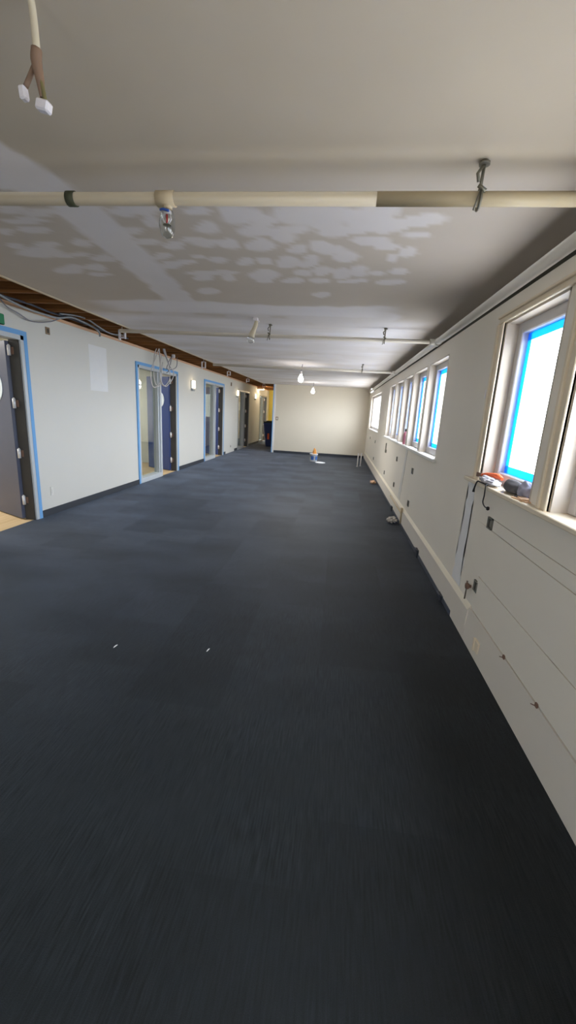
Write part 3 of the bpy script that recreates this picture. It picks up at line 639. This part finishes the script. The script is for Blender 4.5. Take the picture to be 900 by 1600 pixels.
L2 = [[(-3.56, 8.824, 2.646), (-3.56, 8.681, 2.437), (-3.55, 8.54, 2.208), (-3.55, 8.409, 2.133)],
      [(-3.60, 9.103, 2.52), (-3.60, 9.062, 2.327), (-3.60, 8.81, 2.235), (-3.60, 8.541, 2.221), (-3.60, 8.611, 2.341), (-3.60, 8.854, 2.55)],
      [(-3.47, 8.01, 2.60), (-3.47, 8.119, 2.462), (-3.47, 8.263, 2.361), (-3.47, 8.381, 2.229)]]
c = empty('cable_coil', (-3.55, 8.25, 2.60), 'coil of white and grey cables hanging in front of the second door', 'cable')
for l in L1: MB().tube(l, 0.009, 8, spline=6).build('cable', M['cable_w'], c)
for l in L2: MB().tube(l, 0.008, 8, spline=6).build('cable', M['cable_g'], c)
for (yy, zz, sz_) in ((8.75, 2.50, 0.05), (8.95, 2.60, 0.035), (8.62, 2.62, 0.035), (9.45, 2.60, 0.035)):
    MB().box(-3.54-sz_/2, -3.54+sz_/2, yy-sz_*0.6, yy+sz_*0.6, zz-sz_*0.8, zz+sz_*0.8, 0.005, rot=Matrix.Rotation(0.5, 3, 'X')).tube([(-3.54, yy, zz+sz_*0.7), (-3.53, yy-0.03, 2.68)], 0.006, 6).build('connector', M['conn'], c)
def bracket(x, y, z0, z1, label):
    m_ = MB()
    m_.box(x-0.05, x+0.05, y-0.02, y+0.02, z1-0.012, z1, 0.002); m_.box(x-0.05, x-0.03, y-0.02, y+0.02, z0, z1, 0.002); m_.box(x+0.03, x+0.05, y-0.02, y+0.02, z0+0.02, z1, 0.002)
    m_.box(x-0.05, x+0.05, y-0.012, y+0.012, z0+0.025, z0+0.045, 0.002)
    m_.tube([(x, y, z1), (x, y, 2.745)], 0.006, 6)
    tag(m_.build('hanger_bracket', M['conn']), label, 'bracket', 'white brackets in the open strip')
for x, y, z0, z1, l in ((-3.15, 5.92, 2.36, 2.50, 'white bracket in the open strip, nearest of five, before the coil of cables'), (-3.15, 9.54, 2.335, 2.50, 'white bracket in the open strip just past the coil of cables'), (-3.15, 11.74, 2.37, 2.50, 'white bracket in the open strip above the third door'), (-3.15, 14.2, 2.38, 2.50, 'white bracket in the open strip before the fourth door'), (-3.05, 16.7, 2.36, 2.50, 'white bracket at the hall mouth, farthest of five')):
    bracket(x, y, z0, z1, l)

# ------------------------------------------------------------------ fittings on the left and end walls
def sconce(y, z, label):
    s = empty('wall_sconce', (XL, y, z), label, 'lamp', 'lit wall lamps on the left wall')
    MB().box(XL-0.001, XL+0.02, y-0.075, y+0.075, z-0.14, z+0.10, 0.004).build('back_plate', M['galv'], s)
    MB().box(XL+0.018, XL+0.075, y-0.07, y+0.07, z-0.085, z+0.10, 0.012, seg=2).build('diffuser', M['sconce'], s)
    MB().box(XL+0.018, XL+0.06, y-0.07, y+0.07, z-0.15, z-0.088, 0.005).build('housing', M['galv'], s)
sconce(10.30, 2.02, 'lit warm wall lamp between the second and third doors')
sconce(14.90, 2.04, 'lit warm wall lamp just before the fourth door')
sconce(18.15, 2.06, 'lit warm wall lamp inside the hall past the fourth door')
h = empty('hall_light', (-3.56, 18.9, 2.42), 'small flat lit lamp high on the hall wall', 'lamp')
MB().box(-3.70, -3.45, 18.7, 19.1, 2.40, 2.45, 0.006).build('housing', M['edge'], h)
MB().box(-3.67, -3.47, 18.73, 19.07, 2.385, 2.402, 0.004).build('diffuser', M['hall_lit'], h)
def plate(name, cat, y, z, w, hgt, m, label, m2=None, knob=None, t=0.008):
    o = empty(name, (XL, y, z), label, cat)
    MB().box(XL-0.001, XL+t, y-w/2, y+w/2, z-hgt/2, z+hgt/2, 0.002).build('cover_plate', m, o)
    if m2: MB().box(XL+t-0.001, XL+t+0.004, y-w*0.2, y+w*0.2, z-hgt*0.28, z+hgt*0.28, 0.0015).build(knob, m2, o)
plate('junction_box', 'box', 5.10, 2.317, 0.075, 0.085, M['brownp'], 'brown box plate high on left wall beside the first door', M['box_in'], 'box_opening')
plate('junction_box', 'box', 14.13, 2.293, 0.12, 0.12, M['brownp'], 'dark box plate high on left wall between the third and fourth doors', M['box_in'], 'box_opening')
plate('wall_outlet', 'outlet', 4.935, 0.31, 0.05, 0.115, M['offw'], 'white outlet low on the left wall beside the first door', M['offw'], 'receptacle')
plate('wall_outlet', 'outlet', 14.17, 0.213, 0.11, 0.12, M['offw'], 'outlet with dark sockets low on left wall between baseboard stubs', M['box_in'], 'receptacle')
plate('light_switch', 'switch', 14.575, 1.194, 0.09, 0.12, M['offw'], 'white switch on the left wall before the fourth door', M['offw'], 'rocker')
o = empty('light_switch', (-2.24, YE, 1.236), 'small grey switch near the left end of the cream end wall', 'switch')
MB().box(-2.285, -2.195, YE-0.008, YE+0.001, 1.175, 1.295, 0.002).build('cover_plate', M['brownp'], o)
MB().box(-2.262, -2.218, YE-0.014, YE-0.007, 1.20, 1.27, 0.002).build('rocker', M['offw'], o)
g = empty('exit_sign', (XL, 4.22, 2.27), 'green sign box over the open door at the left edge', 'sign')
MB().box(XL-0.001, XL+0.03, 4.06, 4.385, 2.245, 2.355, 0.006).build('housing', M['dark_green'], g)
MB().box(XL+0.029, XL+0.034, 4.065, 4.38, 2.25, 2.35, 0.003).build('sign_face', M['greensign'], g)

# ------------------------------------------------------------------ right wall boxes and stubs
def wall_box(y, z, label, s=0.075, group='open electrical boxes on the right wall'):
    b = empty('electrical_box', (XW, y, z), label, 'box', group); x = XW-0.012 if True else XW
    m_ = MB(); t = 0.008
    m_.box(x, XW+0.002, y-s/2, y-s/2+t, z-s/2, z+s/2); m_.box(x, XW+0.002, y+s/2-t, y+s/2, z-s/2, z+s/2)
    m_.box(x, XW+0.002, y-s/2, y+s/2, z-s/2, z-s/2+t); m_.box(x, XW+0.002, y-s/2, y+s/2, z+s/2-t, z+s/2)
    m_.build('box_rim', M['grey_box'], b)
    MB().box(XW-0.004, XW+0.002, y-s/2+t, y+s/2-t, z-s/2+t, z+s/2-t).build('box_back', M['box_in'], b)
    MB().box(XW-0.009, XW-0.003, y-s*0.22, y-s*0.06, z-s*0.28, z+s*0.28, 0.001).build('device', M['grey_box'], b)
for y, z, l in ((2.675, 0.874, 'open metal box below the cluttered near sill'), (2.725, 0.417, 'lower open metal box beside the brown pipe stub'),
                (5.535, 0.828, 'upper metal box under the nearest of the five far windows'), (5.545, 0.388, 'lower metal box under the nearest of the five far windows'),
                (7.035, 0.83, 'upper metal box just past the pale plaster seam'), (7.055, 0.393, 'lower metal box just past the pale plaster seam'),
                (8.585, 0.391, 'lower metal box beneath the bent bracket'), (11.35, 0.84, 'upper metal box under the wide farthest window'), (11.355, 0.394, 'lower metal box under the wide farthest window'), (13.16, 0.843, 'metal box nearest the end wall')):
    wall_box(y, z, l)
b = MB(); yy = 8.72
b.box(XW-0.02, XW+0.001, yy-0.012, yy+0.012, 0.82, 0.98, 0.003); b.box(XW-0.03, XW+0.001, yy-0.10, yy-0.04, 0.79, 0.85, 0.004); b.box(XW-0.015, XW+0.001, yy-0.06, yy+0.012, 0.815, 0.84, 0.003)
tag(b.build('wall_bracket', M['grey_box']), 'bent dark bracket under the sill of the far windows', 'bracket')
s = empty('pipe_stub', (XW, 2.82, 0.40), 'brown valve stub on a thin rod low on the right wall', 'pipe')
MB().tube([(XW+0.005, 2.83, 0.372), (XW-0.035, 2.83, 0.372)], 0.011, 12).lathe([(0.006, 0), (0.021, 0.004), (0.024, 0.016), (0.018, 0.026), (0.004, 0.028)], (XW-0.04, 2.83, 0.372), 12, 'X').tube([(XW-0.03, 2.83, 0.37), (XW-0.03, 2.83, 0.41)], 0.006, 8).build('valve', M['rod'], s)
MB().tube([(XW-0.022, 2.845, 0.365), (XW-0.020, 2.86, 0.262)], 0.005, 8).build('rod', M['steel'], s)
for i, yy in enumerate((2.14, 1.752)):
    m_ = MB(); m_.box(XW-0.019, XW-0.008, yy-0.011, yy+0.011, 0.240, 0.263, 0.003); m_.tube([(XW-0.016, yy, 0.248), (XW-0.020, yy+0.035, 0.232)], 0.0028, 6)
    tag(m_.build('wall_clip', M['rod']), ['small brown clip on the wall groove, nearer the valve stub', 'small brown clip on the wall groove, nearer the picture edge'][i], 'clip', 'clips on the wall groove')
m_ = MB(); m_.box(XP-0.006, XP+0.010, 2.46, 2.535, 0.06, 0.135, 0.003); m_.box(XP-0.012, XP+0.002, 2.515, 2.535, 0.05, 0.14, 0.002)
tag(m_.build('wall_outlet', M['cream']), 'cream outlet plate on the wall plinth near the right edge', 'outlet')
for y, l, h in ((4.51, 'dark navy floor box open at the foot of the right wall, under the blank stretch', 0.085), (3.40, 'dark navy floor box at the wall foot near the valve stub', 0.05), (6.79, 'dark navy floor box at the wall foot behind the pale lump', 0.07)):
    o = empty('floor_box', (XP, y, 0), l, 'box', 'dark boxes along the wall foot')
    MB().box(XP-0.022, XP+0.004, y-0.06, y+0.06, 0.0, h, 0.004).build('body', M['base'], o)
    MB().box(XP-0.030, XP-0.020, y-0.05, y+0.05, h-0.022, h+0.010, 0.003, rot=Matrix.Rotation(-0.4, 3, 'Y')).build('lid', M['cable_k'], o)
# short painted conduit on the plinth
c = empty('surface_conduit', (XP, 6.3, 0.2), 'greenish painted conduit elbow on the plinth beyond the pale lump', 'conduit')
MB().tube([(XP-0.012, 7.1, 0.19), (XP-0.012, 5.86, 0.19), (XP-0.012, 5.80, 0.17), (XP-0.012, 5.79, 0.04)], 0.012, 10).build('tube', M['tan'], c)
MB().box(XP-0.024, XP+0.001, 5.76, 5.82, 0.20, 0.27, 0.004).build('elbow_box', M['tan'], c)

# ------------------------------------------------------------------ things on the floor
x, y = -0.70, 13.12
b = empty('bucket', (x, y, 0), 'white plastic bucket with blue label on the carpet before the end wall', 'bucket')
MB().lathe([(0.105, 0), (0.108, 0.004), (0.122, 0.225), (0.132, 0.228), (0.132, 0.246), (0.118, 0.248), (0.116, 0.235), (0.103, 0.012), (0.02, 0.010)], (x, y, 0), 28).build('body', M['bucket'], b)
lb = MB()
for a0 in (-2.35, -1.05):
    n_ = 8; bot = []; top = []
    for i in range(n_+1):
        a = a0+0.85*i/n_
        bot.append(lb.bm.verts.new((x+0.1155*math.cos(a), y+0.1155*math.sin(a), 0.055))); top.append(lb.bm.verts.new((x+0.1225*math.cos(a), y+0.1225*math.sin(a), 0.175)))
    for i in range(n_): lb.bm.faces.new((bot[i], bot[i+1], top[i+1], top[i]))
lb.build('label', M['label'], b)
MB().tube([(x-0.134, y, 0.235), (x-0.12, y-0.09, 0.17), (x-0.04, y-0.145, 0.13), (x+0.06, y-0.14, 0.135), (x+0.125, y-0.08, 0.175), (x+0.134, y, 0.235)], 0.004, 8, spline=5).build('handle', M['steel'], b)
tag(MB().blob((x+0.02, y, 0.016), (0.062, 0.062, 0.20), 0.4, 4, 2.6, 4).build('rag', M['orange2']), 'crumpled amber rag sticking out of the white bucket', 'rag')
lx, ly = -0.47, 12.80
ld = empty('pail_cover', (lx, ly, 0), 'white round bucket lid lying flat on the carpet beside the bucket', 'lid')
MB().lathe([(0.145, 0), (0.155, 0.004), (0.155, 0.018), (0.145, 0.022), (0.138, 0.014), (0.02, 0.014)], (lx, ly, 0), 36).build('body', M['bucket'], ld)
for i, (px, py) in enumerate(((0.657, 12.5), (0.762, 12.72))):
    m_ = MB(); m_.tube([(px, py, 0), (px+0.006, py+0.003, 0.39)], 0.0155, 14); m_.lathe([(0.0155, 0), (0.021, 0.002), (0.021, 0.035), (0.0155, 0.036)], (px+0.006, py+0.003, 0.36), 14); m_.lathe([(0.035, 0), (0.035, 0.005), (0.016, 0.01)], (px, py, 0), 14)
    tag(m_.build('pipe_stub', M['pvc']), ['white upright pipe stub by the far right corner, left of two', 'white upright pipe stub by the far right corner, beside the wall'][i], 'pipe', 'white pipe stubs rising from the floor')
tag(MB().blob((0.885, 5.97, 0), (0.062, 0.08, 0.040), 0.8, 2, 3.2, 4).build('plaster_lump', M['paper']), 'pale crumpled lump on the carpet at the foot of the right wall', 'debris')
tag(MB().blob((0.895, 9.45, 0), (0.055, 0.10, 0.034), 0.8, 8, 3.0, 4).build('cardboard_scrap', M['beige']), 'tan crumpled scrap farther along the foot of the right wall', 'debris')
for i, (px, py) in enumerate(((-1.283, 2.172), (-0.705, 2.249))):
    m_ = MB(); m_.tube([(px-0.004, py-0.016, 0.0035), (px, py, 0.006), (px+0.003, py+0.018, 0.0035)], [0.002, 0.0038, 0.002], 8, spline=4)
    tag(m_.build('thread_scrap', M['pvc']), ['tiny white scrap on the carpet, left of two', 'tiny white scrap on the carpet, right of two'][i], 'scrap', 'white scraps on the carpet')
# wheeled bin in the hall
bx, by = -2.86, 17.75
b = empty('wheeled_bin', (bx, by, 0), 'navy wheeled bin with dark lid standing in the hall mouth', 'bin')
m_ = MB()
pr = [(0.19, 0.19, 0.07), (0.20, 0.20, 0.30), (0.285, 0.26, 0.92), (0.30, 0.275, 0.93), (0.30, 0.275, 0.99)]
rings = [[m_.bm.verts.new((bx+sx_*w_, by+sy_*d_, z_)) for sx_, sy_ in ((-1, -1), (1, -1), (1, 1), (-1, 1))] for w_, d_, z_ in pr]
for A, B in zip(rings, rings[1:]):
    for k in range(4): m_.bm.faces.new((A[k], A[(k+1) % 4], B[(k+1) % 4], B[k]))
m_.bm.faces.new(rings[0][::-1]); m_.bm.faces.new(rings[-1])
m_.build('body', M['navy'], b)
MB().box(bx-0.30, bx+0.31, by-0.28, by+0.29, 0.99, 1.04, 0.015).box(bx-0.2, bx+0.2, by-0.2, by+0.2, 1.035, 1.075, 0.015).build('lid', M['dark_green'], b)
MB().box(bx-0.11, bx-0.03, by-0.245, by-0.195, 0.30, 0.55, 0.008, rot=Matrix.Rotation(-0.09, 3, 'X')).build('sticker', M['orange'], b)
for sx_ in (-0.17, 0.17): MB().lathe([(0.03, -0.025), (0.09, -0.022), (0.10, 0), (0.09, 0.022), (0.03, 0.025)], (bx+sx_, by+0.17, 0.10), 18, 'X').build('wheel', M['black'], b)
MB().box(bx-0.17, bx+0.17, by-0.19, by-0.15, 0, 0.08, 0.006).build('foot', M['navy'], b)

# ------------------------------------------------------------------ things on the sills
z = 1.106
o = empty('putty_knife', (1.04, 2.88, z), 'orange handled tool lying on the near sill', 'tool')
R = Matrix.Rotation(0.15, 3, 'Z')
MB().tube([(1.005, 2.965, z+0.040), (1.02, 2.90, z+0.054), (1.035, 2.83, z+0.060), (1.045, 2.76, z+0.062), (1.05, 2.70, z+0.052)], [0.007, 0.011, 0.014, 0.017, 0.010], 12, spline=4).build('handle', M['orange'], o)
MB().box(0.995, 1.005, 2.95, 3.01, z+0.024, z+0.054, 0.002, rot=R).build('blade', M['rod'], o)
tag(MB().blob((1.010, 2.80, z), (0.040, 0.14, 0.024), 0.5, 11, 2.5, 4).build('rag', M['cloth_w']), 'crumpled white rag under the orange tool on the near sill', 'rag')
c = empty('cap', (1.045, 2.44, z), 'charcoal cap on the near sill between the rag and the window post', 'cap')
MB().blob((1.04, 2.50, z), (0.042, 0.10, 0.044), 0.15, 5, 1.6, 4).build('crown', M['cloth_g'], c)
MB().blob((1.05, 2.36, z), (0.035, 0.06, 0.046), 0.3, 9, 2.0, 4).build('band', M['cloth_lg'], c)
MB().box(1.0, 1.07, 2.30, 2.38, z, z+0.012, 0.005).build('brim', M['cloth_g'], c)
m_ = MB(); m_.box(0.985, 1.05, 2.21, 2.36, z, z+0.006, 0.002, rot=Matrix.Rotation(0.12, 3, 'Z')); m_.box(0.99, 1.04, 2.23, 2.33, z+0.004, z+0.014, 0.003, rot=Matrix.Rotation(-0.2, 3, 'Z'))
tag(m_.build('sandpaper_sheet', M['beige']), 'orange-beige sheet of sandpaper on the near sill beside the post', 'sandpaper')
hk = empty('hanging_wire', (0.955, 2.72, z), 'black bent wire dangling over the near sill', 'wire')
MB().tube([(0.975, 2.72, z+0.006), (0.958, 2.70, z+0.004), (0.955, 2.69, 1.05), (0.957, 2.70, 1.005), (0.957, 2.66, 0.985), (0.957, 2.61, 0.985)], 0.0038, 8, spline=5).lathe([(0.004, -0.012), (0.010, -0.007), (0.010, 0.007), (0.004, 0.012)], (0.957, 2.60, 0.985), 10).build('wire', M['black'], hk)
MB().tube([(0.975, 2.73, z+0.006), (0.962, 2.80, z+0.010), (0.958, 2.865, z+0.006), (0.955, 2.895, 1.06), (0.955, 2.90, 1.035)], [0.0038, 0.0038, 0.005, 0.006, 0.009], 8, spline=5).build('wire', M['black'], hk)
bt = empty('bottle', (1.045, 6.62, z), 'pink bottle with dark cap on the far window sill', 'bottle')
MB().lathe([(0.034, 0), (0.037, 0.006), (0.037, 0.15), (0.030, 0.175), (0.016, 0.192), (0.015, 0.198)], (1.045, 6.62, z), 20).build('body', M['pink'], bt)
MB().lathe([(0.017, 0), (0.018, 0.004), (0.018, 0.034), (0.012, 0.04)], (1.045, 6.62, z+0.194), 16).build('cap', M['black'], bt)
tag(MB().box(XW-0.032, XW-0.016, 3.082, 3.098, 1.66, 1.72, 0.003).build('tape_tab', M['conn']), 'tiny white tab stuck to the edge of the near window casing', 'tape')

# ------------------------------------------------------------------ light
wd = bpy.data.worlds.new('overcast'); SC.world = wd; wd.use_nodes = True
nt = wd.node_tree; bg = nt.nodes['Background']
tc = nn(nt, 'ShaderNodeTexCoord'); sp = nn(nt, 'ShaderNodeSeparateXYZ'); nt.links.new(tc.outputs['Generated'], sp.inputs[0])
cr = nn(nt, 'ShaderNodeValToRGB'); e = cr.color_ramp.elements
mr = nn(nt, 'ShaderNodeMapRange'); mr.inputs['From Min'].default_value = -1; mr.inputs['From Max'].default_value = 1
nt.links.new(sp.outputs['Z'], mr.inputs['Value']); nt.links.new(mr.outputs[0], cr.inputs['Fac'])
e[0].position = 0.42; e[0].color = (GROUND*0.98, GROUND, GROUND*1.0, 1); e[1].position = 0.55; e[1].color = (0.90, 0.96, 1.04, 1)
nt.links.new(cr.outputs['Color'], bg.inputs['Color']); bg.inputs['Strength'].default_value = SKY
def light(name, kind, loc, energy, col=(1, 1, 1), size=None, rot=(0, 0, 0), sy=None, portal=False, r=0.05):
    l = bpy.data.lights.new(name, kind); l.energy = energy; l.color = col
    if kind == 'AREA':
        l.shape = 'RECTANGLE'; l.size = size; l.size_y = sy or size
        if portal: l.cycles.is_portal = True
    else: l.shadow_soft_size = r
    o = bpy.data.objects.new(name, l); COL.objects.link(o); o.location = loc; o.rotation_euler = rot
    return o
for i, (a, b) in enumerate(OPEN):
    light('window_portal', 'AREA', (1.2, (a+b)/2, (WZ0+WZ1)/2), 1, size=WZ1-WZ0, sy=b-a, rot=(0, math.radians(90), 0), portal=True)
for y0, e_ in ((4.4, ROOM*1.3), (8.4, ROOM), (12.2, ROOM), (16.2, ROOM*0.6), (20.0, ROOM*0.8)):
    light('room_fill_light', 'AREA', (-5.4, y0, ZL-0.03), e_, (1.0, 0.96, 0.9), 0.6, sy=1.2)  # unseen lights added to brighten the side rooms and the right wall
light('window_portal', 'AREA', (-1.35, YB-0.08, 1.55), 1, size=0.8, sy=1.3, rot=(math.radians(90), 0, 0), portal=True)  # portal of the opening added in the back wall
light('bulb_light', 'POINT', (-0.825, 8.6, 2.06), BW, (1, 0.95, 0.88), r=0.05)
light('bulb_fill_light', 'AREA', (-0.825, 8.6, 1.985), BD, (1, 0.96, 0.9), 0.10)  # extra light under the bulb, added to brighten the right wall
light('bulb_light', 'POINT', (-0.885, 13.5, 2.06), BW, (1, 0.95, 0.88), r=0.05)
light('bulb_fill_light', 'AREA', (-0.885, 13.5, 1.985), BD*0.06, (1, 0.96, 0.9), 0.10)
for y in (10.3, 14.9, 18.15): light('sconce_light', 'POINT', (XL+0.14, y, 2.06), SW, (1, 0.74, 0.42), r=0.05)
light('hall_lamp_light', 'POINT', (-3.3, 18.9, 2.33), HW, (1, 0.78, 0.5), r=0.1)
light('hall_lamp_light', 'POINT', (-3.0, 20.9, 2.3), HW, (1, 0.82, 0.56), r=0.1)

# ------------------------------------------------------------------ camera
cd = bpy.data.cameras.new('camera'); cam = bpy.data.objects.new('camera', cd); COL.objects.link(cam)
R = [[0.991219, 0.080576, -0.104849], [0.120844, -0.230035, 0.96565], [0.053689, -0.969841, -0.237752]]
cam.matrix_world = Matrix(((R[0][0], -R[0][1], -R[0][2], 0), (R[1][0], -R[1][1], -R[1][2], 0), (R[2][0], -R[2][1], -R[2][2], 1.5), (0, 0, 0, 1)))
cd.sensor_fit = 'VERTICAL'; cd.sensor_height = 36; cd.sensor_width = 20.25; cd.lens = 36*640.084/1600; cd.clip_start = 0.02; cd.clip_end = 200
SC.camera = cam

# ------------------------------------------------------------------ colour and sampling
vs = SC.view_settings; SC.display_settings.display_device = 'sRGB'
vs.view_transform = 'Standard'; vs.look = 'None'; vs.gamma = 1; vs.use_curve_mapping = False; vs.exposure = EXPO
cy = SC.cycles
cy.use_denoising = True; cy.max_bounces = 12; cy.diffuse_bounces = 7; cy.glossy_bounces = 4; cy.transparent_max_bounces = 16
cy.sample_clamp_indirect = 6.0; cy.caustics_reflective = False; cy.caustics_refractive = False
